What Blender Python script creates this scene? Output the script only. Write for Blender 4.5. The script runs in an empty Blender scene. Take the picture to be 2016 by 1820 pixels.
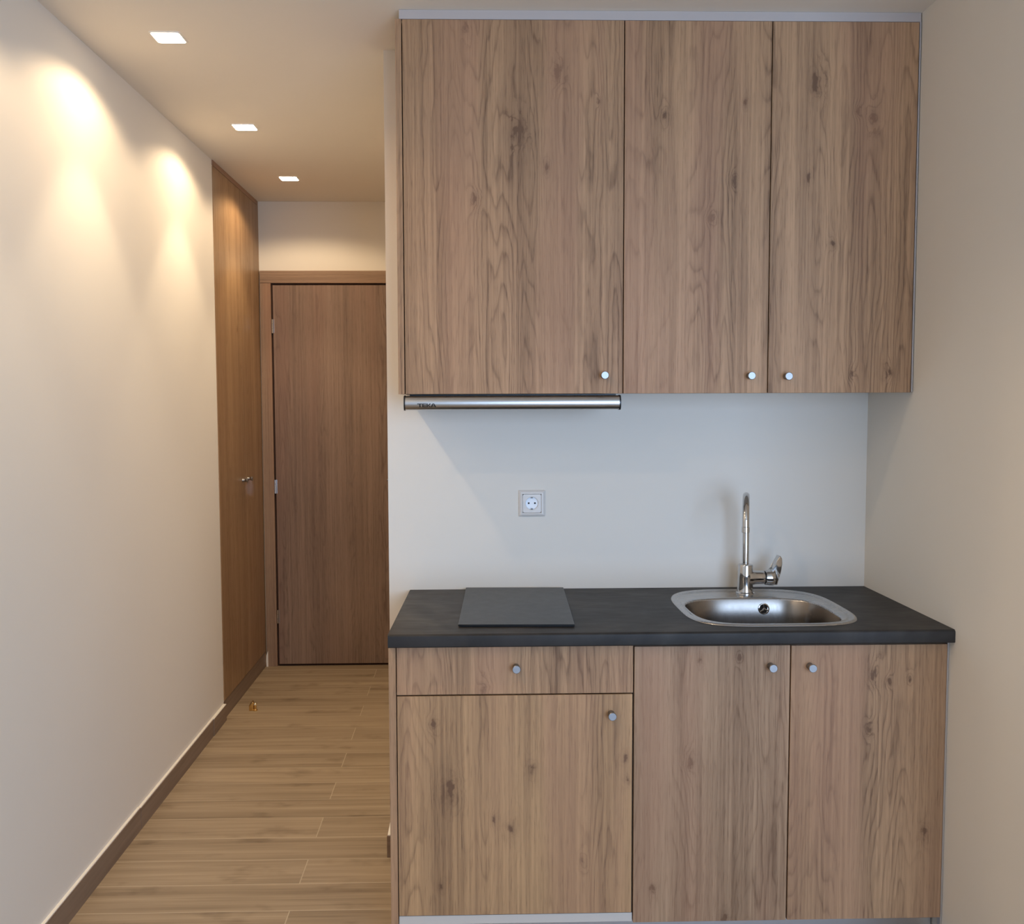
import bpy, bmesh, math, random
from mathutils import Vector, Matrix
random.seed(7)
sc = bpy.context.scene
COL = sc.collection
PI = math.pi

# ------------------------------------------------------------------ measured dimensions (metres)
XL, XR = -1.119, 1.2052         # left wall, right wall of the niche
ZC = 2.4485                     # ceiling
YF = 2.1771                     # far wall of the corridor
XE = -0.2622                    # free end of the kitchen wall
YU, YD, YW = -0.3023, -0.5426, -0.5687   # upper door faces, lower door faces, worktop front
ZW = 0.8374                     # worktop top
YR = -4.8                       # rear wall of the room (behind the camera)
XRR = 3.3                       # right wall of the room beyond the niche

# ------------------------------------------------------------------ node helpers
class NT:
    def __init__(s, name):
        s.m = bpy.data.materials.new(name); s.m.use_nodes = True
        s.t = s.m.node_tree; s.t.nodes.clear()
        s.out = s.t.nodes.new('ShaderNodeOutputMaterial')
        s.b = s.t.nodes.new('ShaderNodeBsdfPrincipled')
        s.t.links.new(s.b.outputs[0], s.out.inputs[0])
    def put(s, sock, v):
        if isinstance(v, bpy.types.NodeSocket): s.t.links.new(v, sock)
        elif isinstance(v, (tuple, list)) and len(v) == 3 and sock.type == 'RGBA': sock.default_value = (*v, 1)
        else: sock.default_value = v
    def math(s, op, a, b=None, c=None, clamp=False):
        n = s.t.nodes.new('ShaderNodeMath'); n.operation = op; n.use_clamp = clamp
        for i, v in enumerate((a, b, c)):
            if v is not None: s.put(n.inputs[i], v)
        return n.outputs[0]
    def add(s, a, b): return s.math('ADD', a, b)
    def mul(s, a, b, clamp=False): return s.math('MULTIPLY', a, b, clamp=clamp)
    def xyz(s, x, y, z=0.0):
        n = s.t.nodes.new('ShaderNodeCombineXYZ')
        for i, v in enumerate((x, y, z)): s.put(n.inputs[i], v)
        return n.outputs[0]
    def noise(s, vec, scale=1.0, detail=2.0, rough=.5, dist=0.0):
        n = s.t.nodes.new('ShaderNodeTexNoise'); n.noise_dimensions = '3D'
        s.put(n.inputs['Vector'], vec); n.inputs['Scale'].default_value = scale
        n.inputs['Detail'].default_value = detail; n.inputs['Roughness'].default_value = rough
        n.inputs['Distortion'].default_value = dist
        return n.outputs[0]
    def ramp(s, fac, stops, interp='LINEAR'):
        n = s.t.nodes.new('ShaderNodeValToRGB'); e = n.color_ramp; e.interpolation = interp
        while len(e.elements) < len(stops): e.elements.new(.5)
        for el, (p, c) in zip(e.elements, stops):
            el.position = p; el.color = (c, c, c, 1) if isinstance(c, (int, float)) else (*c, 1)
        s.put(n.inputs[0], fac); return n.outputs[0]
    def smooth(s, v, a, b):
        n = s.t.nodes.new('ShaderNodeMapRange'); n.interpolation_type = 'SMOOTHSTEP'
        s.put(n.inputs[0], v); n.inputs[1].default_value = a; n.inputs[2].default_value = b
        return n.outputs[0]
    def mix(s, f, a, b, blend='MIX'):
        n = s.t.nodes.new('ShaderNodeMix'); n.data_type = 'RGBA'; n.blend_type = blend
        s.put(n.inputs[0], f); s.put(n.inputs[6], a); s.put(n.inputs[7], b)
        return n.outputs[2]
    def bump(s, h, strength=.2, dist=.001):
        n = s.t.nodes.new('ShaderNodeBump'); n.inputs['Strength'].default_value = strength
        n.inputs['Distance'].default_value = dist; s.put(n.inputs['Height'], h)
        s.t.links.new(n.outputs[0], s.b.inputs['Normal'])
    def obj(s):
        c = s.t.nodes.new('ShaderNodeTexCoord')
        p = s.t.nodes.new('ShaderNodeSeparateXYZ'); s.t.links.new(c.outputs['Object'], p.inputs[0])
        return c.outputs['Object'], p.outputs
    def set(s, **k):
        names = dict(color='Base Color', rough='Roughness', metal='Metallic', spec='Specular IOR Level',
                     coat='Coat Weight', coatr='Coat Roughness', trans='Transmission Weight', ior='IOR',
                     aniso='Anisotropic')
        for a, v in k.items(): s.put(s.b.inputs[names[a]], v)
        return s

def plain(name, color, rough=.5, metal=0.0, spec=.5, **k):
    n = NT(name); n.set(color=color, rough=rough, metal=metal, spec=spec, **k); return n.m

def paint(name, color, rough=.75, amt=.03):
    n = NT(name); v, _ = n.obj()
    f = n.noise(v, 1.3, 3, .5)
    c = n.mix(f, tuple(x*(1-amt) for x in color), tuple(min(1, x*(1+amt)) for x in color))
    n.set(color=c, rough=rough, spec=.25)
    n.bump(n.noise(v, 260, 2, .6), .06, .0008)
    return n.m

OAK_L = (.510, .305, .165)
OAK_D = (.155, .082, .043)
OAK_R = (.410, .218, .132)
def wood(name, org=(0, 0, 0), knots=(), seed=0.0, axis='v', rings=20.0, light=OAK_L, dark=OAK_D, red=OAK_R,
         cath=1.0, rough=.5, tone=1.0):
    """Matt oak decor with cathedral grain, straight-grained staves and knots (x, z, size)."""
    n = NT(name); _, P = n.obj()
    if axis == 'v':
        u = n.add(n.add(P[0], n.mul(P[1], .9)), 0.0); v = n.add(P[2], 0.0); ox, oz = org[0]+.9*org[1], org[2]
    elif axis == 'h':
        u = n.add(P[2], n.mul(P[1], .9)); v = n.add(P[0], 0.0); ox, oz = org[2]+.9*org[1], org[0]
    else:
        u = n.add(P[0], n.mul(P[2], .9)); v = n.add(P[1], 0.0); ox, oz = org[0]+.9*org[2], org[1]
    u = n.add(u, ox); v = n.add(v, oz)
    e_sum = None; core = None
    if knots:
        kv = n.xyz(n.mul(u, 34), n.mul(v, 26), seed)
        ku = n.mul(n.add(n.noise(kv, 1, 3, .6), -.5), 1.5); kw_ = n.mul(n.add(n.noise(kv, 1.3, 3, .6), -.5), 1.5)
    for kx, kz, ks in knots:
        ks *= .85
        dx = n.add(n.mul(n.add(u, -kx), 1/(ks*1.0)), ku); dz = n.add(n.mul(n.add(v, -kz), 1/(ks*1.9)), kw_)
        r2 = n.add(n.mul(dx, dx), n.mul(dz, dz))
        e = n.math('EXPONENT', n.mul(r2, -1.0)); c = n.math('EXPONENT', n.mul(r2, -9.0))
        e_sum = e if e_sum is None else n.add(e_sum, e)
        core = c if core is None else n.add(core, c)
    su = n.add(u, seed*3.17); sv = n.add(v, seed*1.91)
    def nz(fu, fv, det=1.0, rough=.5, off=0.0): return n.noise(n.xyz(n.mul(su, fu), n.mul(sv, fv), off+seed), 1, det, rough)
    N1 = nz(10.5, .95, 1.5, .42, 1.0)
    wob = nz(38, 5.5, 2, .6, 2.0)
    wob2 = nz(14, 9, 2, .5, 9.0)
    phi = n.add(n.mul(N1, rings*1.25), n.add(n.mul(wob, 1.1), n.mul(wob2, .8)))
    phi = n.add(phi, n.mul(u, 8.0))
    if e_sum is not None: phi = n.add(phi, n.mul(e_sum, 2.2))
    fr = n.math('FRACT', phi)
    ring = n.ramp(fr, [(0, .8), (.07, .2), (.25, .0), (.60, .05), (.82, .45), (.94, 1.0), (1, .8)])
    zone = n.smooth(nz(9.0, .22, 1.0, .5, 3.0), .38, .54)           # where the cathedrals are
    straight = nz(130, 1.6, 3, .6, 4.0)
    s2 = nz(48, .7, 2, .55, 5.0)
    pores = n.smooth(nz(520, 17, 2, .6, 6.0), .52, .72)
    broad = nz(12, .30, 2, .5, 7.0)
    cloud = nz(3.2, 1.6, 2, .5, 8.0)
    f = n.mul(ring, n.add(n.mul(zone, .30*cath), .06))
    f = n.add(f, n.mul(n.add(straight, -.5), 1.1))
    f = n.add(f, n.mul(n.add(s2, -.5), .48))
    f = n.add(f, n.mul(pores, .30))
    f = n.add(f, n.mul(n.add(broad, -.5), 1.0))
    f = n.add(f, n.mul(n.add(cloud, -.5), .5))
    if core is not None:
        kn = n.smooth(nz(70, 45, 2, .6, 10.0), .38, .6)
        f = n.add(f, n.mul(n.mul(core, n.add(n.mul(kn, .65), .35)), 1.0))
        f = n.add(f, n.mul(e_sum, .20))
    f = n.math('ADD', f, .33, clamp=True)
    c = n.mix(f, light, dark)
    hue = n.smooth(nz(6.5, .5, 2, .5, 11.0), .45, .70)
    c = n.mix(n.mul(hue, .42), c, red)
    if tone != 1.0: c = n.mix(1.0, c, (tone, tone, tone), 'MULTIPLY')
    n.set(color=c, rough=n.add(n.mul(f, .12), rough-.05), spec=.35)
    n.bump(n.add(n.mul(pores, -1.0), n.mul(straight, -.6)), .12, .0006)
    return n.m

# ------------------------------------------------------------------ mesh helpers
def mat_list(ob, m):
    for x in (m if isinstance(m, (list, tuple)) else [m]): ob.data.materials.append(x)

def link(name, bm, m, parent=None, org=None, smooth=False, angle=None, bevel=0.0, seg=2):
    """Links bm (given in world coordinates) as one object with its origin at org / its thing's root."""
    o0 = Vector(parent_loc(parent)) if parent else Vector(org or (0, 0, 0))
    bmesh.ops.translate(bm, verts=bm.verts, vec=-o0)
    if bevel:
        es = [e for e in bm.edges if len(e.link_faces) == 2 and e.calc_face_angle(0) > .6]
        bmesh.ops.bevel(bm, geom=es, offset=bevel, segments=seg, affect='EDGES', profile=.5, clamp_overlap=True)
    bmesh.ops.recalc_face_normals(bm, faces=bm.faces)
    me = bpy.data.meshes.new(name); bm.to_mesh(me); bm.free()
    ob = bpy.data.objects.new(name, me); COL.objects.link(ob); mat_list(ob, m)
    if smooth or angle:
        me.shade_smooth()
        if angle: me.set_sharp_from_angle(angle=angle)
    if parent: ob.parent = parent
    else: ob.location = o0
    return ob

def parent_loc(p):
    v = Vector(p.location)
    return v + Vector(parent_loc(p.parent)) if p.parent else v

def box(bm, x0, x1, y0, y1, z0, z1, mi=0):
    vs = [bm.verts.new(p) for p in ((x0,y0,z0),(x1,y0,z0),(x1,y1,z0),(x0,y1,z0),(x0,y0,z1),(x1,y0,z1),(x1,y1,z1),(x0,y1,z1))]
    for q in ((0,3,2,1),(4,5,6,7),(0,1,5,4),(1,2,6,5),(2,3,7,6),(3,0,4,7)):
        f = bm.faces.new([vs[i] for i in q]); f.material_index = mi
    return vs

def B(*a):
    bm = bmesh.new(); box(bm, *a); return bm

def prism(bm, pts, axis, a, b):
    """extrude polygon pts along axis between a and b. axis 'x': pts are (y,z); 'y': (x,z); 'z': (x,y)"""
    def P(p, t): return {'x': (t, p[0], p[1]), 'y': (p[0], t, p[1]), 'z': (p[0], p[1], t)}[axis]
    A = [bm.verts.new(P(p, a)) for p in pts]; C = [bm.verts.new(P(p, b)) for p in pts]
    bm.faces.new(A); bm.faces.new(C[::-1])
    n = len(pts)
    for i in range(n): bm.faces.new((A[i], C[i], C[(i+1) % n], A[(i+1) % n]))

def lathe(bm, prof, origin, direction=(0, 0, 1), seg=32, cap=True):
    """prof: list of (radius, distance along direction)"""
    d = Vector(direction).normalized(); o = Vector(origin)
    a = d.orthogonal().normalized(); b = d.cross(a)
    rings = []
    for r, t in prof:
        rings.append([bm.verts.new(o + d*t + (a*math.cos(k*2*PI/seg) + b*math.sin(k*2*PI/seg))*r) for k in range(seg)])
    for R, S in zip(rings, rings[1:]):
        for k in range(seg): bm.faces.new((R[k], R[(k+1) % seg], S[(k+1) % seg], S[k]))
    if cap: bm.faces.new(rings[0][::-1]); bm.faces.new(rings[-1])

def tube(bm, pts, r, seg=20, cap=True):
    pts = [Vector(p) for p in pts]; rings = []
    t0 = (pts[1]-pts[0]).normalized(); a = t0.orthogonal().normalized()
    for i, p in enumerate(pts):
        t = (pts[min(i+1, len(pts)-1)] - pts[max(i-1, 0)]).normalized()
        a = (a - t*a.dot(t)).normalized(); b = t.cross(a)
        rr = r[i] if isinstance(r, (list, tuple)) else r
        rings.append([bm.verts.new(p + (a*math.cos(k*2*PI/seg) + b*math.sin(k*2*PI/seg))*rr) for k in range(seg)])
    for R, S in zip(rings, rings[1:]):
        for k in range(seg): bm.faces.new((R[k], R[(k+1) % seg], S[(k+1) % seg], S[k]))
    if cap: bm.faces.new(rings[0][::-1]); bm.faces.new(rings[-1])

def empty(name, loc):
    o = bpy.data.objects.new(name, None); COL.objects.link(o); o.location = loc; o.empty_display_size = .05; return o
def tag(o, label, cat, group=None):
    o['label'] = label; o['category'] = cat
    if group: o['group'] = group
    return o
def struct(name, bm, m, **k):
    o = link(name, bm, m, **k); o['kind'] = 'structure'; return o

# ------------------------------------------------------------------ materials
M_wall = paint('wall_paint', (.80, .755, .685))
M_ceil = paint('ceiling_paint', (.79, .735, .655))
M_white = plain('white_melamine', (.60, .55, .50), .4)
M_edge = plain('brown_edging', (.20, .12, .075), .6)
M_black = plain('black_plastic_and_gap_shade', (.012, .012, .013), .4)
M_dark = plain('dark_void', (.01, .008, .007), .9)

def m_floor():
    n = NT('wood_look_tile'); v, P = n.obj()
    TL, TW = 1.24, .150
    yo = n.add(P[1], .0205-0.0023+10*TW+.15)       # a joint falls at y = -0.0205
    row = n.math('FLOOR', n.mul(yo, 1/TW))
    par = n.math('MODULO', n.add(row, 1000), 2.0)
    xo = n.add(n.add(P[0], .520+20*TL), n.mul(par, TL*.5))
    colm = n.math('FLOOR', n.mul(xo, 1/TL))
    fy = n.math('FRACT', n.mul(yo, 1/TW)); fx = n.math('FRACT', n.mul(xo, 1/TL))
    dy = n.mul(n.math('MINIMUM', fy, n.math('SUBTRACT', 1.0, fy)), TW)
    dx = n.mul(n.math('MINIMUM', fx, n.math('SUBTRACT', 1.0, fx)), TL)
    dd = n.math('MINIMUM', dx, dy)
    grout = n.smooth(dd, .0022, .0010)
    w = n.t.nodes.new('ShaderNodeTexWhiteNoise'); w.noise_dimensions = '2D'
    n.t.links.new(n.xyz(row, colm), w.inputs['Vector']); rnd = w.outputs['Value']
    su = n.add(P[1], n.mul(rnd, 7.0)); sv = n.add(P[0], n.mul(rnd, 23.0))
    def nz(fu, fv, det=2.0, rough=.5, off=0.0): return n.noise(n.xyz(n.mul(sv, fv), n.mul(su, fu), off), 1, det, rough)
    fib = nz(170, 3.0, 3, .6, 1); st = nz(42, 1.1, 3, .6, 2); br = nz(14, 1.3, 2, .5, 3); cl = nz(9, 5, 3, .55, 4)
    f = n.add(n.mul(n.add(fib, -.5), .65), n.mul(n.add(st, -.5), 1.0))
    f = n.add(f, n.mul(n.add(br, -.5), .9)); f = n.add(f, n.mul(n.smooth(cl, .56, .75), .35))
    f = n.add(f, n.mul(n.add(rnd, -.5), .22))
    f = n.math('ADD', f, .42, clamp=True)
    c = n.mix(f, (.440, .340, .235), (.165, .118, .076))
    c = n.mix(n.mul(grout, .75), c, (.52, .43, .32))
    n.set(color=c, rough=n.add(n.mul(f, .15), .42), spec=.4)
    n.bump(n.add(n.mul(grout, -1.5), n.mul(fib, -.25)), .25, .0008)
    return n.m
M_floor = m_floor()

def m_skirt():
    n = NT('brown_skirting_tile'); _, P = n.obj()
    s1 = n.noise(n.xyz(n.mul(P[0], 2.5), n.mul(P[1], 2.5), n.mul(P[2], 60)), 1, 3, .6)
    c = n.mix(n.math('ADD', n.mul(n.add(s1, -.5), 1.4), .5, clamp=True), (.30, .215, .155), (.17, .115, .08))
    n.set(color=c, rough=.5, spec=.35); return n.m
M_skirt = m_skirt()
M_caulk = plain('white_caulk', (.84, .80, .74), .7)

def m_top():
    n = NT('anthracite_slate_laminate'); v, P = n.obj()
    a = n.noise(v, 5, 4, .6, 1.2); b = n.noise(n.xyz(n.mul(P[0], 9), n.mul(P[1], 30), P[2]), 1, 4, .6, .6)
    sm = n.smooth(n.noise(v, 3.6, 3, .55, .8), .50, .78)                # dusty wiped patches
    c = n.mix(n.smooth(a, .3, .75), (.018, .0165, .016), (.034, .030, .028))
    c = n.mix(n.mul(sm, .48), c, (.085, .078, .070))
    n.set(color=c, rough=n.add(n.mul(b, .22), .38), spec=.28)
    n.bump(n.add(b, n.mul(a, .6)), .25, .0012)
    return n.m
M_top = m_top()
def m_glass_hob():
    n = NT('black_ceramic_glass'); v, P = n.obj()
    d = n.noise(v, 30, 4, .7)
    n.set(color=n.mix(n.mul(d, .5), (.010, .011, .012), (.026, .027, .029)), rough=n.add(n.mul(d, .12), .24), spec=.25)
    return n.m
M_hob = m_glass_hob()
def m_brushed(name, col, rough, ax=0, bump=.04):
    n = NT(name); v, P = n.obj()
    sc3 = [220, 220, 220]; sc3[ax] = 4
    s = n.noise(n.xyz(n.mul(P[0], sc3[0]), n.mul(P[1], sc3[1]), n.mul(P[2], sc3[2])), 1, 3, .6)
    n.set(color=col, metal=1.0, rough=n.add(n.mul(s, .10), rough-.05)); n.bump(s, bump, .0004); return n.m
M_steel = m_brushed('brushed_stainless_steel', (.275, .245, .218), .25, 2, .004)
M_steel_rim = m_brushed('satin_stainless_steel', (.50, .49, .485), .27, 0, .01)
M_hood = m_brushed('satin_hood_metal', (.52, .51, .50), .30)
M_chrome = plain('polished_chrome', (.60, .585, .57), .06, 1.0)
M_nickel = plain('satin_nickel', (.32, .32, .33), .38, 1.0)
M_brass = plain('polished_brass', (.72, .49, .20), .14, 1.0)
M_alu = m_brushed('brushed_aluminium', (.68, .68, .70), .32)
M_filler = plain('light_grey_filler', (.49, .44, .42), .5)
M_sock = plain('cream_socket_plastic', (.74, .70, .66), .35)
M_sockw = plain('white_socket_plastic', (.86, .88, .92), .3)
M_logo = plain('black_logo_print', (.02, .018, .016), .5)

# ------------------------------------------------------------------ the setting
struct('floor', B(XL-.1, XRR, YR-.1, YF+.1, -.08, 0), M_floor)
struct('ceiling', B(XL-.1, XRR+.1, YR-.1, YF+.1, ZC, ZC+.1), M_ceil)
struct('wall_back', B(XE, XR, 0, .12, 0, ZC), M_wall)
struct('wall_corridor', B(-.12, 0, .12, YF, 0, ZC), M_wall)
struct('wall_left', B(XL-.1, XL, YR, YF, 0, ZC), M_wall)
struct('wall_far', B(XL, 0, YF, YF+.1, 0, ZC), M_wall)
struct('wall_right', B(XR, XRR+.1, -1.15, .12, 0, ZC), M_wall)
struct('wall_side', B(XRR, XRR+.1, YR, -1.15, 0, ZC), M_wall)
WX0, WX1, WZ0, WZ1 = .35, 2.55, .12, 2.2
bm = bmesh.new()
box(bm, XL-.1, WX0, YR-.15, YR, 0, ZC); box(bm, WX1, XRR+.1, YR-.15, YR, 0, ZC)
box(bm, WX0, WX1, YR-.15, YR, WZ1, ZC); box(bm, WX0, WX1, YR-.15, YR, 0, WZ0)
struct('wall_rear', bm, M_wall)
# balcony window behind the viewer
wroot = empty('window_1', ((WX0+WX1)/2, YR-.08, WZ0)); wroot['kind'] = 'structure'
bm = bmesh.new(); xm = (WX0+WX1)/2
for a in ((WX0, WX0+.06, WZ0, WZ1), (WX1-.06, WX1, WZ0, WZ1), (xm-.04, xm+.04, WZ0+.06, WZ1-.06), (WX0+.06, WX1-.06, WZ0, WZ0+.06), (WX0+.06, WX1-.06, WZ1-.06, WZ1)):
    box(bm, a[0], a[1], YR-.11, YR-.05, a[2], a[3])
link('window_frame', bm, plain('white_window_frame', (.8, .8, .8), .4), wroot)
gm = NT('clear_window_glass'); gm.set(color=(1, 1, 1), rough=0.0, trans=1.0, ior=1.45)
for a, b in ((WX0+.06, xm-.04), (xm+.04, WX1-.06)):
    link('window_pane', B(a, b, YR-.084, YR-.078, WZ0+.06, WZ1-.06), gm.m, wroot)

# skirting along the left wall: tiles with joints, white caulked top
def skirting(name, runs, caulk):
    bm = bmesh.new()
    for (x0, x1, y0, y1, h) in runs: box(bm, x0, x1, y0, y1, 0, h)
    for f in bm.faces: f.material_index = 0
    nf = len(bm.faces)
    for c in caulk: box(bm, *c, 1)
    return struct(name, bm, [M_skirt, M_caulk])
skirting('baseboard_left',
    [(XL, XL+.0105, -4.75, -2.2, .072), (XL, XL+.0105, -2.198, -.992, .0725), (XL, XL+.0105, -.990, .207, .0735),
     (XL, XL+.0108, .209, 1.095, .0705), (XL, XL+.0135, 1.097, 1.299, .071)],
    [(XL, XL+.0085, -4.75, -.992, .072, .0755), (XL, XL+.0085, -.990, .207, .0735, .0765),
     (XL, XL+.0088, .209, 1.095, .0705, .0740), (XL, XL+.0125, 1.097, 1.299, .071, .0735)])
bm = bmesh.new()
skirting('baseboard_back', [(XE-.0145, -.222, -.0135, 0, .068), (XE-.0145, XE, 0, .12, .068), (XE-.0145, XE, .0, .1201, .068)][:2],
    [(XE-.0125, -.222, -.0115, 0, .068, .071), (XE-.0125, XE, 0, .12, .068, .071)])

# far door
DX0, DX1 = -1.0455, -.30
door = empty('door_1', (-.67, YF, 0)); door['kind'] = 'structure'
Wd_casing = wood('oak_casing', (-.67, YF, 0), seed=3.1, cath=.3, light=(.36, .24, .16), dark=(.18, .11, .075))
Wd_casing_h = wood('oak_casing_head', (-.67, YF, 0), seed=4.4, axis='h', cath=.3, light=(.36, .24, .16), dark=(.18, .11, .075))
Wd_leaf = wood('oak_door_leaf', (-.67, YF, 0), seed=5.3, rings=16, cath=.8, light=(.30, .205, .155), dark=(.12, .076, .056), red=(.25, .145, .11))
ct = .016
link('door_casing', B(-1.112, -1.056, YF-ct, YF, 0, 2.0265), Wd_casing, door, bevel=.001)
link('door_casing', B(-.288, -.24, YF-ct, YF, 0, 2.0265), Wd_casing, door, bevel=.001)
link('door_casing', B(-1.112, -.24, YF-ct, YF, 2.0275, 2.091), Wd_casing_h, door, bevel=.001)
link('door_stop', B(-1.0555, -.288, YF-.004, YF-.0005, 0.0, 2.027), plain('door_gap_shade', (.035, .014, .008), .9), door)  # near-black: shade of the gaps round the leaf put into its colour
leaf = link('door_leaf', B(DX0, DX1, YF-.014, YF-.0045, .012, 2.0165), Wd_leaf, door, bevel=.001)
for hz in (1.8043, .9637, .2696):
    bm = bmesh.new()
    lathe(bm, [(.004, -.036), (.004, -.013)], (-1.0505, YF-.018, hz), (0, 0, 1), 14)
    lathe(bm, [(.004, -.012), (.004, .012)], (-1.0505, YF-.018, hz), (0, 0, 1), 14)
    lathe(bm, [(.004, .013), (.004, .036)], (-1.0505, YF-.018, hz), (0, 0, 1), 14)
    box(bm, -1.0455, -1.0395, YF-.0155, YF-.0142, hz-.036, hz+.036)
    link('hinge', bm, M_chrome, leaf, angle=.6)
bm = bmesh.new()
lathe(bm, [(.026, 0), (.026, .006), (.022, .009)], (-.345, YF-.014, 1.0), (0, -1, 0), 28)
lathe(bm, [(.009, 0), (.009, .042)], (-.345, YF-.014, 1.0), (0, -1, 0), 20)
tube(bm, [(-.340, YF-.052, 1.0), (-.40, YF-.054, 1.0), (-.452, YF-.052, .9985), (-.4575, YF-.051, .998)], [.009, .008, .0075, .006], 16)
link('door_handle', bm, M_nickel, leaf, angle=.7)
# rough plaster left beside the casing foot
bm = bmesh.new()
prism(bm, [(-1.1135, .0), (-1.1045, .0), (-1.1045, .085), (-1.108, .075), (-1.114, .06), (-1.1155, .03)], 'y', YF-.020, YF)
struct('trim_1', bm, M_caulk)

# ------------------------------------------------------------------ furniture helpers
def knob_bm(x, y, z, d=(0, -1, 0), L=.026):
    bm = bmesh.new()
    lathe(bm, [(.0088, 0), (.0085, .003), (.0068, .010), (.0074, .016), (.0098, L-.0065), (.0104, L-.004), (.0104, L-.0012), (.0094, L)],
          (x, y, z), d, 28)
    return bm
def leafpanel(name, x0, x1, y, z0, z1, m, parent, th=.018):
    return link(name, B(x0, x1, y, y+th, z0, z1), m, parent, bevel=.0008, seg=2)

def carcass(x0, x1, y0, y1, z0, z1, parent, shelf=None, mid=None, front=M_edge, top=True):
    bm = bmesh.new(); t = .016
    box(bm, x0, x0+t, y0, y1, z0, z1); box(bm, x1-t, x1, y0, y1, z0, z1)
    box(bm, x0+t, x1-t, y0, y1, z0, z0+t)
    if top: box(bm, x0+t, x1-t, y0, y1, z1-t, z1)
    else:
        box(bm, x0+t, x1-t, y0, y0+.02, z1-t, z1)
    box(bm, x0+t, x1-t, y1-.004, y1, z0+t, z1-t)
    for s in (shelf or []): box(bm, x0+t, x1-t, y0+.02, y1-.004, s, s+t)
    return link('carcass', bm, M_white, parent)

# ---- wall cabinets
ZU0, ZU1 = 1.4335, 2.4225
K = .9
def kw(x, z, s, y=YU): return (x + .9*y, z, s)
c1 = empty('wall_cabinet', (.098, -.15, ZU0))
tag(c1, 'wide single-door oak wall cabinet with one knob, above the range hood', 'cabinet', 'oak wall cabinets')
o = tuple(c1.location)
carcass(-.1865, .4045, YU+.0205, -.002, ZU0+.001, ZU1, c1, [1.75, 2.08])
link('side_panel', B(-.2042, -.1878, YU, -.002, ZU0, ZU1+.001), wood('oak_upper_side', o, seed=8.2, cath=.3), c1, bevel=.0006)
d = leafpanel('door', -.1852, .4045, YU, ZU0, ZU1, wood('oak_upper_door_a', o, seed=1.0, rings=17,
    knots=[kw(-.0155, 2.405, .022), kw(.2298, 2.2876, .026), kw(.124, 2.1376, .030), kw(.1986, 2.0352, .017), kw(.005, 1.953, .018), kw(.338, 2.211, .010)]), c1)
link('knob', knob_bm(.3533, YU, 1.4826), M_nickel, d, angle=.5)
c2 = empty('wall_cabinet', (.8025, -.15, ZU0))
tag(c2, 'oak wall cabinet with two doors and two knobs, beside the right wall', 'cabinet', 'oak wall cabinets')
o = tuple(c2.location)
carcass(.4065, 1.1985, YU+.0205, -.002, ZU0+.001, ZU1, c2, [1.75, 2.08])
d = leafpanel('door', .4072, .8008, YU, ZU0, ZU1, wood('oak_upper_door_b', o, seed=2.3, rings=15,
    knots=[kw(.5195, 2.175, .020), kw(.7302, 2.2128, .014), kw(.7027, 2.0054, .014), kw(.642, 1.9042, .016)]), c2)
link('knob', knob_bm(.7518, YU, 1.4801), M_nickel, d, angle=.5)
d = leafpanel('door', .8033, 1.1975, YU, ZU0, ZU1, wood('oak_upper_door_c', o, seed=3.7, rings=16,
    knots=[kw(.9227, 2.2668, .030), kw(1.037, 2.19, .012), kw(1.0788, 2.17, .022), kw(.9053, 2.0125, .014), kw(1.0352, 1.4868, .014), kw(1.1389, 1.4934, .018), kw(.975, 1.8367, .014)]), c2)
link('knob', knob_bm(.853, YU, 1.4785), M_nickel, d, angle=.5)
link('filler_strip', B(1.1995, 1.2030, YU+.001, -.01, ZU0+.002, ZU1+.004), M_filler, c2)
fs = link('cover_strip', B(-.1935, 1.2028, YU+.002, YU+.018, ZU1+.0015, ZC-.0003), M_filler, None, org=(.5, YU+.01, ZU1), bevel=.0006)
tag(fs, 'long pale grey cover strip between the wall cabinet tops and the ceiling', 'trim strip')

# ---- range hood under the wide cabinet
hd = empty('range_hood', (.1055, -.16, 1.3885))
tag(hd, 'slim telescopic range hood with rounded satin metal front under the wall cabinet', 'range hood')
link('housing', B(-.176, .391, YU+.03, -.02, 1.396, ZU0-.0005), M_black, hd)  # black stands in for shade in the gap between rail and door
prof = []
for i in range(15):
    t = i/14; a = -PI*.60 + t*PI*.98
    prof.append((YU+.012 - .017*math.cos(a), 1.4095 + .0195*math.sin(a)))
back = [(YU+.026, 1.4287), (YU+.026, 1.390)]
bm = bmesh.new(); prism(bm, prof + back, 'x', -.1865, .3965)
link('front_rail', bm, M_hood, hd, angle=.5)
for x0, x1 in ((-.1905, -.1867), (.3967, .4005)):
    bm = bmesh.new(); prism(bm, [(y-.001 if y < YU+.02 else y, 1.4095+(z-1.4095)*1.07) for y, z in prof + back], 'x', x0, x1)
    link('end_cap', bm, M_black, hd, angle=.5)
link('filter', B(-.16, .375, YU+.05, -.04, 1.3915, 1.396), M_alu, hd)
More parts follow.
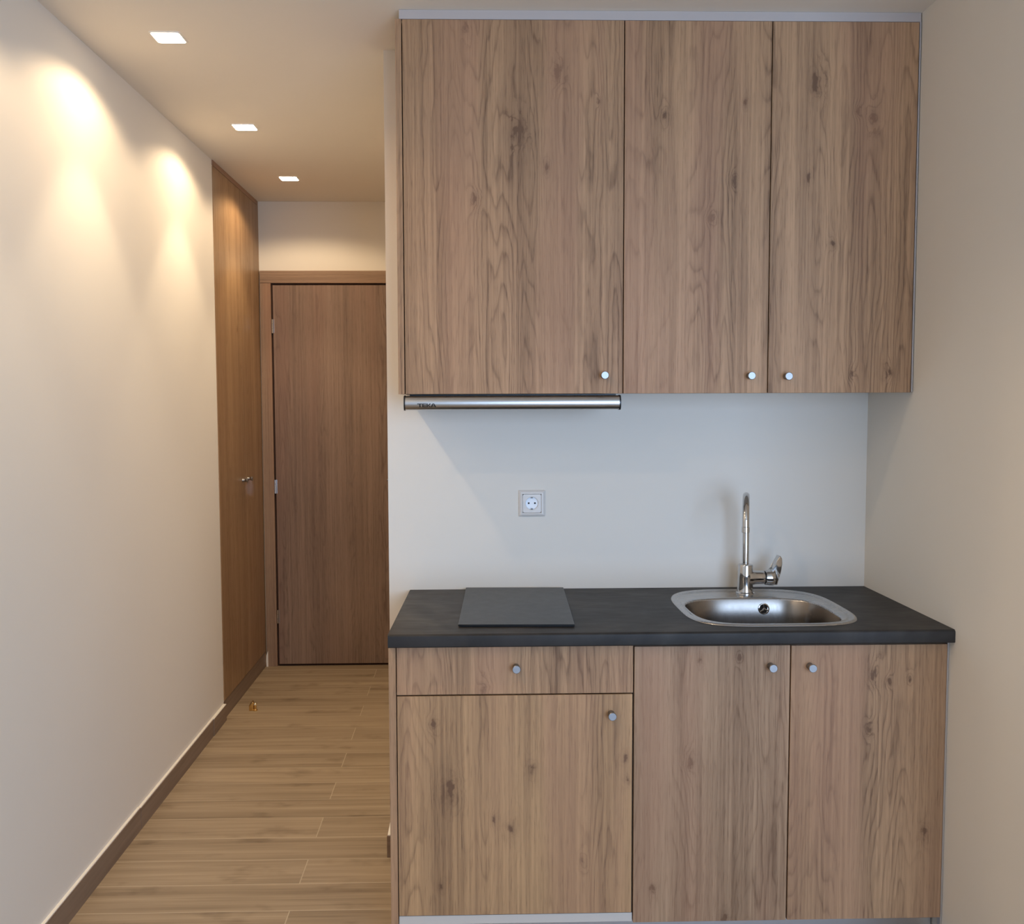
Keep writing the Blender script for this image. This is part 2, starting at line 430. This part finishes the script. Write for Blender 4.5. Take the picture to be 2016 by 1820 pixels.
# lettering on the rail
def letters():
    bm = bmesh.new()
    def yz(z):
        s = max(-1, min(1, (z-1.4095)/.0195)); return YU+.012 - .017*math.sqrt(1-s*s) - .0004
    def poly(pts):
        p = [Vector(q) for q in pts]; m = 6
        g = [[(p[0].lerp(p[1], i/m)).lerp(p[3].lerp(p[2], i/m), j/m) for j in range(m+1)] for i in range(m+1)]
        V = [[bm.verts.new((q.x, yz(q.y), q.y)) for q in row] for row in g]
        for i in range(m):
            for j in range(m): bm.faces.new((V[i][j], V[i+1][j], V[i+1][j+1], V[i][j+1]))
    x0, zb, h, w = -.1519, 1.3982, .0098, .0125
    st = .0032
    X = lambda i, a: x0 + i*.01165 + a*w
    Z = lambda b: zb + b*h
    poly([(X(0,-.12), Z(.76)), (X(0,.88), Z(.76)), (X(0,.90), Z(1)), (X(0,-.18), Z(1))])
    poly([(X(0,.30), Z(0)), (X(0,.58), Z(0)), (X(0,.56), Z(.76)), (X(0,.27), Z(.76))])
    poly([(X(1,.0), Z(0)), (X(1,.26), Z(0)), (X(1,.26), Z(1)), (X(1,.0), Z(1))])
    for a, b in ((0, .2), (.42, .62), (.8, 1)): poly([(X(1,.26), Z(a)), (X(1,.86), Z(a)), (X(1,.86), Z(b)), (X(1,.26), Z(b))])
    poly([(X(2,.0), Z(0)), (X(2,.26), Z(0)), (X(2,.26), Z(1)), (X(2,.0), Z(1))])
    poly([(X(2,.26), Z(.42)), (X(2,.66), Z(1)), (X(2,.98), Z(1)), (X(2,.50), Z(.42))])
    poly([(X(2,.26), Z(.42)), (X(2,.50), Z(.42)), (X(2,.98), Z(0)), (X(2,.66), Z(0))])
    poly([(X(3,-.02), Z(0)), (X(3,.28), Z(0)), (X(3,.58), Z(1)), (X(3,.36), Z(1))])
    poly([(X(3,.86), Z(0)), (X(3,1.18), Z(0)), (X(3,.72), Z(1)), (X(3,.50), Z(1))])
    poly([(X(3,.26), Z(.2)), (X(3,.90), Z(.2)), (X(3,.82), Z(.4)), (X(3,.33), Z(.4))])
    return bm
lg = link('lettering', letters(), M_logo, hd)
lg['label'] = 'small black printed lettering'

# ---- base cabinets
ZB0, ZB1 = .078, .8050
b1 = empty('base_cabinet', (.10, -.27, 0))
tag(b1, 'oak base cabinet with one drawer above one door, under the black hob', 'cabinet', 'oak base cabinets')
o = tuple(b1.location)
carcass(-.1985, .3985, YD+.0205, -.016, ZB0+.002, ZB1, b1, [.40], top=False)
link('side_panel', B(-.2176, -.1995, YD, -.0145, .0, .7995), wood('oak_base_side', o, seed=9.2, cath=.3), b1, bevel=.0006)
d = leafpanel('drawer', -.1972, .3978, YD, .6775, .7985, wood('oak_drawer_front', o, seed=11.3, rings=17,
    knots=[kw(.0242, .690, .022, YD)]), b1)
link('knob', knob_bm(.1025, YD, .7468), M_nickel, d, angle=.5)
d = leafpanel('door', -.1972, .3966, YD, .1035, .6738, wood('oak_base_door_a', o, seed=12.7, rings=17,
    light=(.525, .315, .158), knots=[kw(-.1067, .6014, .018, YD), kw(-.067, .4265, .036, YD), kw(.0459, .3522, .014, YD), kw(.0897, .329, .026, YD),
    kw(.1416, .4804, .018, YD), kw(.3804, .5037, .016, YD), kw(.3858, .4534, .012, YD), kw(-.0881, .1786, .012, YD), kw(.2686, .2425, .016, YD)]), b1)
link('knob', knob_bm(.3427, YD, .6242), M_nickel, d, angle=.5)
link('bottom_rail', B(-.1975, .3990, YD+.003, YD+.0195, ZB0, .1010), M_white, b1, bevel=.0008)
b2 = empty('base_cabinet', (.80, -.27, 0))
tag(b2, 'oak base cabinet with two doors, under the steel sink', 'cabinet', 'oak base cabinets')
o = tuple(b2.location)
carcass(.4010, 1.1990, YD+.0205, -.016, ZB0+.002, ZB1, b2, None, top=False)
d = leafpanel('door', .4012, .7964, YD, .0765, .7955, wood('oak_base_door_b', o, seed=15.1, rings=20,
    light=(.47, .300, .180), knots=[kw(.5695, .7597, .014, YD), kw(.6663, .7626, .010, YD), kw(.5463, .4949, .022, YD), kw(.4527, .1659, .018, YD), kw(.6357, .0793, .02, YD)]), b2)
link('knob', knob_bm(.7467, YD, .7428), M_nickel, d, angle=.5)
d = leafpanel('door', .7996, 1.1985, YD, .0765, .7945, wood('oak_base_door_c', o, seed=16.9, rings=17,
    knots=[kw(1.0107, .7186, .022, YD), kw(1.0522, .700, .012, YD), kw(1.1049, .7058, .010, YD), kw(1.0008, .5779, .018, YD), kw(1.1518, .3029, .022, YD)]), b2)
link('knob', knob_bm(.8467, YD, .7418), M_nickel, d, angle=.5)
link('edge_strip', B(1.2003, 1.2045, YD+.003, YD+.02, .04, .7990), M_alu, b2)
pl = link('plinth', B(-.1985, 1.2, YD+.055, YD+.070, 0, ZB0-.001), M_alu, None, org=(.5, YD+.06, 0))
tag(pl, 'low brushed aluminium plinth recessed under the base cabinets', 'plinth')

# ---- worktop with the sink cut-out
def superell(cx, cy, a, b, n1, n2, z, N=96):
    out = []
    for k in range(N):
        t = 2*PI*k/N; c, s = math.cos(t), math.sin(t); n = n1 if s > 0 else n2
        out.append(Vector((cx + a*math.copysign(abs(c)**(2/n), c), cy + b*math.copysign(abs(s)**(2/n), s), z)))
    return out
SO = (.7915, -.2815, .2285, .2355)   # sink outline
SI = (.7810, -.3330, .1930, .1605)   # bowl opening
wt = empty('worktop', (.5, -.28, .8055))
tag(wt, 'dark anthracite worktop running above all the base cabinets', 'worktop')
bm = bmesh.new()
xl0, xl1 = -.1985, -.2165
outline = [(xl0, -.0005), (1.2046, -.0005), (1.2046, YW+.007), (1.2046, YW+.007)]
Nh = 96
hole = superell(SO[0], SO[1], SO[2]-.012, SO[3]-.012, 3.3, 4.0, ZW, Nh)
def outer_pt(p):
    # project from the sink centre outwards to the worktop's rectangle
    c = Vector((SO[0], SO[1])); d = Vector((p[0], p[1])) - c; best = 1e9
    y0, y1 = YW+.007, -.0005
    if d.x > 0: best = min(best, (1.2046-c.x)/d.x)
    if d.x < 0:
        best = min(best, (.45-c.x)/d.x)
    if d.y > 0: best = min(best, (y1-c.y)/d.y)
    if d.y < 0: best = min(best, (y0-c.y)/d.y)
    return c + d*best
ring_o = [outer_pt(p) for p in hole]
# snap nearest ring points to the rectangle's corners
for cr in ((1.2046, YW+.007), (.45, YW+.007), (1.2046, -.0005), (.45, -.0005)):
    j = min(range(Nh), key=lambda i: (ring_o[i]-Vector(cr)).length); ring_o[j] = Vector(cr)
hv = [bm.verts.new(p) for p in hole]; ov = [bm.verts.new((p[0], p[1], ZW)) for p in ring_o]
hb = [bm.verts.new((p[0], p[1], ZW-.030)) for p in hole]; ob_ = [bm.verts.new((p[0], p[1], ZW-.031)) for p in ring_o]
for k in range(Nh):
    j = (k+1) % Nh
    bm.faces.new((hv[k], ov[k], ov[j], hv[j])); bm.faces.new((hb[k], hb[j], ob_[j], ob_[k])); bm.faces.new((hv[k], hv[j], hb[j], hb[k]))
# left part of the slab
A = [bm.verts.new(p) for p in ((.45, -.0005, ZW), (.45, YW+.007, ZW), (xl1, YW+.007, ZW), (xl0, -.0005, ZW))]
C = [bm.verts.new((v.co.x, v.co.y, ZW-.031)) for v in A]
bm.faces.new(A[::-1]); bm.faces.new(C)
bm.faces.new((A[2], A[3], C[3], C[2])); bm.faces.new((A[3], A[0], C[0], C[3]))
v1 = [bm.verts.new(p) for p in ((.45, -.0005, ZW), (1.2046, -.0005, ZW), (1.2046, -.0005, ZW-.031), (.45, -.0005, ZW-.031))]; bm.faces.new(v1)
v1 = [bm.verts.new(p) for p in ((1.2046, -.0005, ZW), (1.2046, YW+.007, ZW), (1.2046, YW+.007, ZW-.031), (1.2046, -.0005, ZW-.031))]; bm.faces.new(v1)
# rolled front edge
pf = [(YW+.007, ZW)]
for i in range(1, 9):
    a = PI/2*i/8; pf.append((YW+.007-.007*math.sin(a), ZW-.007+.007*math.cos(a)))
pf += [(YW, .8075)]
for i in range(1, 6):
    a = PI/2*i/5; pf.append((YW+.0035-.0035*math.cos(a), .8075-.0035*math.sin(a)))
pf += [(YW+.02, .804), (YW+.02, ZW-.031)]
R0 = [bm.verts.new((xl1, y, z)) for y, z in pf]; R1 = [bm.verts.new((1.2046, y, z)) for y, z in pf]
for i in range(len(pf)-1): bm.faces.new((R0[i], R1[i], R1[i+1], R0[i+1]))
fa = bm.verts.new((xl1, YW+.007, ZW-.031)); bm.faces.new(R0 + [fa]); fb = bm.verts.new((1.2046, YW+.007, ZW-.031)); bm.faces.new((R1 + [fb])[::-1])
bmesh.ops.remove_doubles(bm, verts=bm.verts, dist=1e-5)
link('slab', bm, M_top, wt, angle=.7)

# ---- hob
ho = empty('hob', (.1135, -.254, ZW+.0006)); ho.rotation_euler = (0, 0, -.033)
tag(ho, 'narrow black glass hob set into the left half of the worktop', 'hob')
def local(name, bm, m, parent, **k):
    ob = link(name, bm, m, None, org=(0, 0, 0), **k); ob.parent = parent; return ob
local('glass', B(-.149, .149, -.243, .243, .0018, .0062), M_hob, ho, bevel=.0012)
local('seal', B(-.146, .146, -.240, .240, .0, .0018), M_black, ho)
# ---- sink
sk = empty('sink', (SO[0], SO[1], ZW))
tag(sk, 'inset stainless steel sink with rounded bowl in the right half of the worktop', 'sink')
def loft(bm, rings, close=False):
    V = [[bm.verts.new(p) for p in r] for r in rings]
    for R, S in zip(V, V[1:]):
        for k in range(len(R)):
            j = (k+1) % len(R); bm.faces.new((R[k], R[j], S[j], S[k]))
    if close: bm.faces.new(V[-1])
z0 = ZW+.0003
def ro(off, z): return superell(SO[0], SO[1], SO[2]-off, SO[3]-off, 3.3, 4.0, z)
def ri(off, z): return superell(SI[0], SI[1], SI[2]-off, SI[3]-off, 3.6, 4.2, z)
def lerp(A_, B_, t, z): return [Vector((*(a.xy.lerp(b.xy, t)), z)) for a, b in zip(A_, B_)]
bm = bmesh.new()
oa = ro(.0225, 0); ib = ri(-.006, 0)
loft(bm, [ro(.0, z0), ro(.001, z0+.0022), ro(.0035, z0+.0036), ro(.008, z0+.0040), ro(.0125, z0+.0036), ro(.0165, z0+.0008), ro(.019, z0+.0010), ro(.0225, z0+.0024),
          lerp(oa, ib, .35, z0+.0024), lerp(oa, ib, .7, z0+.0022), ri(-.006, z0+.0014), ri(-.003, z0+.0009), ri(-.0005, z0-.0012), ri(.0005, z0-.004)])
link('rim', bm, M_steel_rim, sk, angle=.9)
bm = bmesh.new()
R_ = [ri(.0005, z0-.004), ri(.005, z0-.02), ri(.0100, z0-.055), ri(.0135, z0-.105)]
for i in range(1, 8):
    a = PI/2*i/7; R_.append(ri(.0135+.035*(1-math.cos(a)), z0-.105-.035*math.sin(a)))
R_ += [ri(.09, z0-.142), [Vector((SI[0]+.030*math.cos(2*PI*k/96), SI[1]+.030*math.sin(2*PI*k/96), z0-.146)) for k in range(96)]]
loft(bm, R_, True)
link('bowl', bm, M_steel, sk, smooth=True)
bm = bmesh.new(); lathe(bm, [(.040, -.1455), (.040, -.1425), (.036, -.141), (.028, -.1445), (.0, -.1448)][:4], (SI[0], SI[1], z0), (0, 0, 1), 40)
link('drain', bm, M_chrome, sk, angle=.5)
# overflow outlet on the bowl's rear side
oc = Vector((.8385, -.1790, .8085)); od = Vector((0, -1, .13)).normalized()
bm = bmesh.new()
lathe(bm, [(.0128, 0), (.0155, 0), (.0165, .0012), (.0160, .003), (.0140, .0034), (.0128, .0022), (.0128, 0)], oc, od, 36, cap=False)
a_ = Vector((1, 0, 0)); b_ = a_.cross(od)
for k in range(3):
    t = PI/2 + k*2*PI/3 + .1; dv = a_*math.cos(t) - b_*math.sin(t)
    tube(bm, [oc+od*.0022, oc+od*.0026+dv*.007, oc+od*.002+dv*.0132], [.0022, .0019, .0026], 10)
lathe(bm, [(.0034, 0), (.0034, .0035), (.002, .0045)], oc, od, 16)
ov2 = link('overflow', bm, M_chrome, sk, angle=.6)
bm = bmesh.new(); lathe(bm, [(.0128, .0002), (.0128, .0010)], oc, od, 30); link('overflow_hole', bm, M_dark, ov2)

# ---- mixer tap
fx, fy = .8045, -.105
tp = empty('mixer_tap', (fx, fy, ZW+.002))
tag(tp, 'polished chrome mixer tap with hooked spout standing behind the sink bowl', 'tap')
zt = ZW+.0022
bm = bmesh.new()
lathe(bm, [(.0275, 0), (.0275, .003), (.0245, .006), (.0228, .018), (.0222, .05), (.0222, .0835), (.0212, .0865), (.0175, .0885), (.0135, .0890)],
      (fx, fy, zt), (0, 0, 1), 40)
lathe(bm, [(.0250, .008), (.0246, .0155), (.0226, .022), (.0208, .030), (.0200, .042), (.0200, .0535), (.0190, .0550)], (fx, fy, .8870), (1, 0, 0), 36)
link('body', bm, M_chrome, tp, angle=.6)
bm = bmesh.new(); lathe(bm, [(.0165, 0), (.0190, .0004), (.0190, .0022), (.0165, .0026)], (fx+.0552, fy, .8870), (1, 0, 0), 32)
link('cartridge_ring', bm, M_black, tp, angle=.5)
bm = bmesh.new()
lathe(bm, [(.0190, 0), (.0218, .0015), (.0240, .014), (.0240, .024), (.0225, .027), (.017, .0285)], (fx+.0580, fy, .8862), (1, 0, 0), 36)
lv = [(.872, .905), (.886, .913), (.8945, .938), (.9015, .9525), (.9055, .9525), (.9100, .9450), (.9110, .9285), (.9060, .905), (.8965, .866), (.878, .866)]
bm2 = bmesh.new(); prism(bm2, lv, 'y', fy-.0150, fy+.0150)
es = [e for e in bm2.edges if abs(e.verts[0].co.y - e.verts[1].co.y) < 1e-6]
bmesh.ops.bevel(bm2, geom=es, offset=.004, segments=4, affect='EDGES', profile=.5, clamp_overlap=True)
tmp = bpy.data.meshes.new('t'); bm2.to_mesh(tmp); bm2.free(); bm.from_mesh(tmp); bpy.data.meshes.remove(tmp)
link('lever', bm, M_chrome, tp, angle=.5)
ex, ey = .7615, -.252
hx, hy = (ex-fx), (ey-fy); reach = math.hypot(hx, hy); ux, uy = hx/reach, hy/reach; rr = reach/2; zc0 = 1.1395-rr
pts = [(fx, fy, zt+.088), (fx, fy, zt+.13), (fx, fy, zc0-.02), (fx, fy, zc0)]
for i in range(1, 25):
    a = PI*i/24; dd = rr-rr*math.cos(a); pts.append((fx+ux*dd, fy+uy*dd, zc0+rr*math.sin(a)))
pts += [(ex, ey, zc0-.004)]
bm = bmesh.new(); tube(bm, pts, .0098, 24)
link('spout', bm, M_chrome, tp, angle=.8)
bm = bmesh.new(); lathe(bm, [(.0098, 0), (.0112, .001), (.0112, .016), (.0100, .017), (.0085, .0168), (.0085, .012)], (ex, ey, zc0-.004), (0, 0, -1), 28)
link('aerator', bm, M_chrome, tp, angle=.5)

# ---- socket
s0 = empty('wall_socket', (.175, -.001, 1.1018))
tag(s0, 'single cream power socket with white round insert on the splashback wall', 'socket')
cx, cz, hw = .1750, 1.1018, .0403
bm = bmesh.new()
def sq(h, y): return [Vector((cx+a*h, y, cz+b*h)) for a, b in ((-1,-1),(1,-1),(1,1),(-1,1))]
loft(bm, [sq(hw, 0), sq(hw, -.003), sq(hw-.0015, -.0055), sq(hw-.006, -.0090), sq(hw-.0105, -.0098), sq(hw-.0118, -.0088), sq(hw-.0118, -.004)])
link('frame', bm, M_sock, s0)
bm = bmesh.new(); N = 48; hi = hw-.0124; rr1 = .0195
O_ = []
for k in range(N):
    t = 2*PI*(k+.5)/N; c, s = math.cos(t), math.sin(t); m_ = hi/max(abs(c), abs(s)); O_.append(Vector((cx+c*m_, -.0090, cz+s*m_)))
def ci(r, y): return [Vector((cx+r*math.cos(2*PI*(k+.5)/N), y, cz+r*math.sin(2*PI*(k+.5)/N))) for k in range(N)]
loft(bm, [[Vector((p.x, -.004, p.z)) for p in O_], O_, ci(rr1+.0012, -.0092), ci(rr1, -.0086)])
link('insert', bm, M_sock, s0)
bm = bmesh.new(); loft(bm, [ci(rr1, -.0086), ci(rr1-.0006, -.0005), ci(.004, -.0003)], True)
cup = link('socket_cup', bm, M_sockw, s0)
bm = bmesh.new()
for sx in (-.0095, .0095): lathe(bm, [(.0027, 0), (.0027, .0012)], (cx+sx, 0, cz), (0, -1, 0), 20)
link('pin_holes', bm, M_dark, s0)
for sz in (-1, 1):
    link('earth_clip', B(cx-.0026, cx+.0026, -.0080, -.0006, min(cz+sz*.0193, cz+sz*.0158), max(cz+sz*.0193, cz+sz*.0158)), plain('dark_earth_clip', (.12, .11, .10), .4, .8), s0)

# ---- tall wardrobe built into the left wall
XWf = XL+.003
w = empty('wardrobe', (XWf-.05, 1.74, 0))
tag(w, 'tall built-in oak wardrobe flush with the left wall of the corridor', 'wardrobe')
o = tuple(w.location)
YW0, YW1, YWm = 1.3025, 2.150, 1.770
def wl(x0, x1, y0, y1, z0, z1, nm, m, **k): return link(nm, B(x0, x1, y0, y1, z0, z1), m, w, **k)
kwz = lambda y, z, s: (XWf+.9*y, z, s)
wd_a = wood('oak_wardrobe_door_a', o, seed=21.0, rings=13, cath=.5, light=(.40, .25, .13), dark=(.17, .095, .048), red=(.30, .17, .09), rough=.36, knots=[kwz(1.68, 1.75, .02)])
wd_b = wood('oak_wardrobe_door_b', o, seed=23.5, rings=13, cath=.5, light=(.40, .25, .13), dark=(.17, .095, .048), red=(.30, .17, .09), rough=.36)
da = wl(XWf-.018, XWf, YW0+.003, YWm-.0006, .084, 2.424, 'door', wd_a, bevel=.0004)
db = wl(XWf-.018, XWf, YWm+.0006, YW1-.003, .084, 2.424, 'door', wd_b, bevel=.0004)
link('knob', knob_bm(XWf, 1.722, 1.0345, (1, 0, 0), .026), M_nickel, da, angle=.5)
link('knob', knob_bm(XWf, 1.824, 1.0345, (1, 0, 0), .026), M_nickel, db, angle=.5)
wl(XWf-.020, XWf-.0015, YW0+.001, YW1, .0, .081, 'plinth', M_skirt)
wl(XWf-.020, XWf+.001, YW0+.001, YW1, 2.4265, ZC-.0005, 'top_trim', wood('oak_wardrobe_trim', o, seed=25.5, axis='d', cath=.2, dark=(.16, .09, .055), light=(.34, .22, .15)))
wl(XWf-.020, XWf-.0005, YW1-.002, YF-.001, 0, ZC-.0005, 'side_filler', wd_b)

# ---- door stopper on the floor
ds = empty('door_stopper', (-1.0185, 1.432, 0))
tag(ds, 'small polished brass door stopper on the corridor floor near the wardrobe', 'door stopper')
bm = bmesh.new()
x, y = -1.0185, 1.432
pr = [(-.017, 0), (.003, 0), (.003, .036)] + [(-.004+.007*math.cos(a), .036+.007*math.sin(a)) for a in [PI*.1*i for i in range(1, 6)]] + [(-.011, .036), (-.017, .024)]
prism(bm, [(x+a, b) for a, b in pr], 'y', y-.011, y+.011)
local_b = [e for e in bm.edges]
link('bracket', bm, M_brass, ds, bevel=.002, seg=3, angle=.7)
bm = bmesh.new(); bmesh.ops.create_uvsphere(bm, u_segments=24, v_segments=16, radius=.0088); bmesh.ops.translate(bm, verts=bm.verts, vec=(x+.0095, y-.004, .029))
link('buffer_ball', bm, plain('bright_brass', (.9, .80, .58), .12, 1.0), ds, smooth=True)
bm = bmesh.new(); lathe(bm, [(.0105, 0), (.0105, .004), (.006, .008), (.006, .022)], (x+.0095, y-.004, 0), (0, 0, 1), 22)
link('foot', bm, M_brass, ds, angle=.6)

# ------------------------------------------------------------------ downlights
n = NT('downlight_diffuser'); n.set(color=(1, 1, 1), rough=.4)
n.b.inputs['Emission Color'].default_value = (1.0, .86, .66, 1); n.b.inputs['Emission Strength'].default_value = 22
M_diff = n.m
M_trim = plain('white_lamp_trim', (.82, .78, .72), .5)
def rsq(h, r, z, cx, cy, N=6):
    out = []
    for qx, qy, a0 in ((1, 1, 0), (-1, 1, PI/2), (-1, -1, PI), (1, -1, 1.5*PI)):
        for i in range(N+1):
            a = a0 + PI/2*i/N; out.append(Vector((cx+qx*(h-r)+r*math.cos(a), cy+qy*(h-r)+r*math.sin(a), z)))
    return out
SPOT_W = 14.8
lamps = [(-.862, -.095), (-.8595, .8064), (-.855, 1.6500), (-.865, -.975), (-.865, -1.85), (-.865, -2.75)]
labs = ['nearest of the three square glowing ceiling downlights beside the left wall', 'middle of the three square glowing ceiling downlights beside the left wall',
        'farthest square glowing ceiling downlight, in front of the wardrobe and door']
for i, (lx, ly) in enumerate(lamps):
    dl = empty('downlight', (lx, ly, ZC))
    tag(dl, labs[i] if i < 3 else 'square ceiling downlight beside the left wall, %s' % ['fourth from the door', 'fifth from the door', 'farthest from the door'][i-3], 'ceiling light', 'square ceiling downlights')
    bm = bmesh.new(); loft(bm, [rsq(.0445, .010, ZC-.0002, lx, ly), rsq(.0440, .010, ZC-.0022, lx, ly), rsq(.0400, .009, ZC-.0026, lx, ly), rsq(.0398, .009, ZC-.0004, lx, ly)])
    link('trim_ring', bm, M_trim, dl)
    bm = bmesh.new(); loft(bm, [rsq(.0396, .009, ZC-.0006, lx, ly), rsq(.0390, .009, ZC-.0020, lx, ly)], True)
    link('diffuser', bm, M_diff, dl)
    L = bpy.data.lights.new('downlight_beam', 'SPOT'); L.energy = SPOT_W; L.color = (1.0, .75, .47)
    L.spot_size = math.radians(150); L.spot_blend = .30; L.shadow_soft_size = .03
    lo = bpy.data.objects.new('downlight_beam', L); COL.objects.link(lo); lo.parent = dl; lo.location = (0, 0, -.012)
    L = bpy.data.lights.new('downlight_core', 'SPOT'); L.energy = SPOT_W*.95; L.color = (1.0, .79, .52)
    L.spot_size = math.radians(80); L.spot_blend = .40; L.shadow_soft_size = .03
    lo = bpy.data.objects.new('downlight_core', L); COL.objects.link(lo); lo.parent = dl; lo.location = (0, 0, -.012)

# daylight coming in through the balcony window
L = bpy.data.lights.new('window_daylight', 'AREA'); L.shape = 'RECTANGLE'; L.size = WX1-WX0-.1; L.size_y = WZ1-WZ0-.1
L.energy = 108; L.color = (.49, .69, 1.0)
lo = bpy.data.objects.new('window_daylight', L); COL.objects.link(lo)
lo.location = ((WX0+WX1)/2, YR+.02, (WZ0+WZ1)/2); lo.rotation_euler = (PI/2, 0, 0)   # shines towards +y

wd = bpy.data.worlds.new('sky'); sc.world = wd; wd.use_nodes = True
bg = wd.node_tree.nodes['Background']; bg.inputs[0].default_value = (.55, .72, 1.0, 1); bg.inputs[1].default_value = 1.5

# ------------------------------------------------------------------ camera
F, CX, CY, PIT, YAW, ROL, H, YC = 1893.7072, 978.9436, 911.3975, .0655, .0239, -.0035, 1.4178, -2.9205
cy_, sy_ = math.cos(YAW), math.sin(YAW); cp, sp = math.cos(PIT), math.sin(PIT); cr, sr = math.cos(ROL), math.sin(ROL)
M1 = Matrix(((cy_, -sy_, 0), (sy_, cy_, 0), (0, 0, 1)))
M2 = Matrix(((1, 0, 0), (0, cp, -sp), (0, sp, cp)))
M3 = Matrix(((cr, 0, sr), (0, 1, 0), (-sr, 0, cr)))
Mx = M3 @ M2 @ M1
r_, f_, u_ = Mx[0], Mx[1], Mx[2]
cam = bpy.data.cameras.new('camera'); co = bpy.data.objects.new('camera', cam); COL.objects.link(co)
co.matrix_world = Matrix(((r_[0], u_[0], -f_[0], 0), (r_[1], u_[1], -f_[1], YC), (r_[2], u_[2], -f_[2], H), (0, 0, 0, 1)))
cam.sensor_fit = 'HORIZONTAL'; cam.sensor_width = 36; cam.lens = F/2016*36
cam.shift_x = (1008-CX)/2016; cam.shift_y = (CY-910)/2016; cam.clip_start = .02
sc.camera = co

sc.view_settings.view_transform = 'Standard'; sc.view_settings.look = 'None'
sc.view_settings.exposure = 0.0; sc.view_settings.gamma = 1.0; sc.view_settings.use_curve_mapping = False
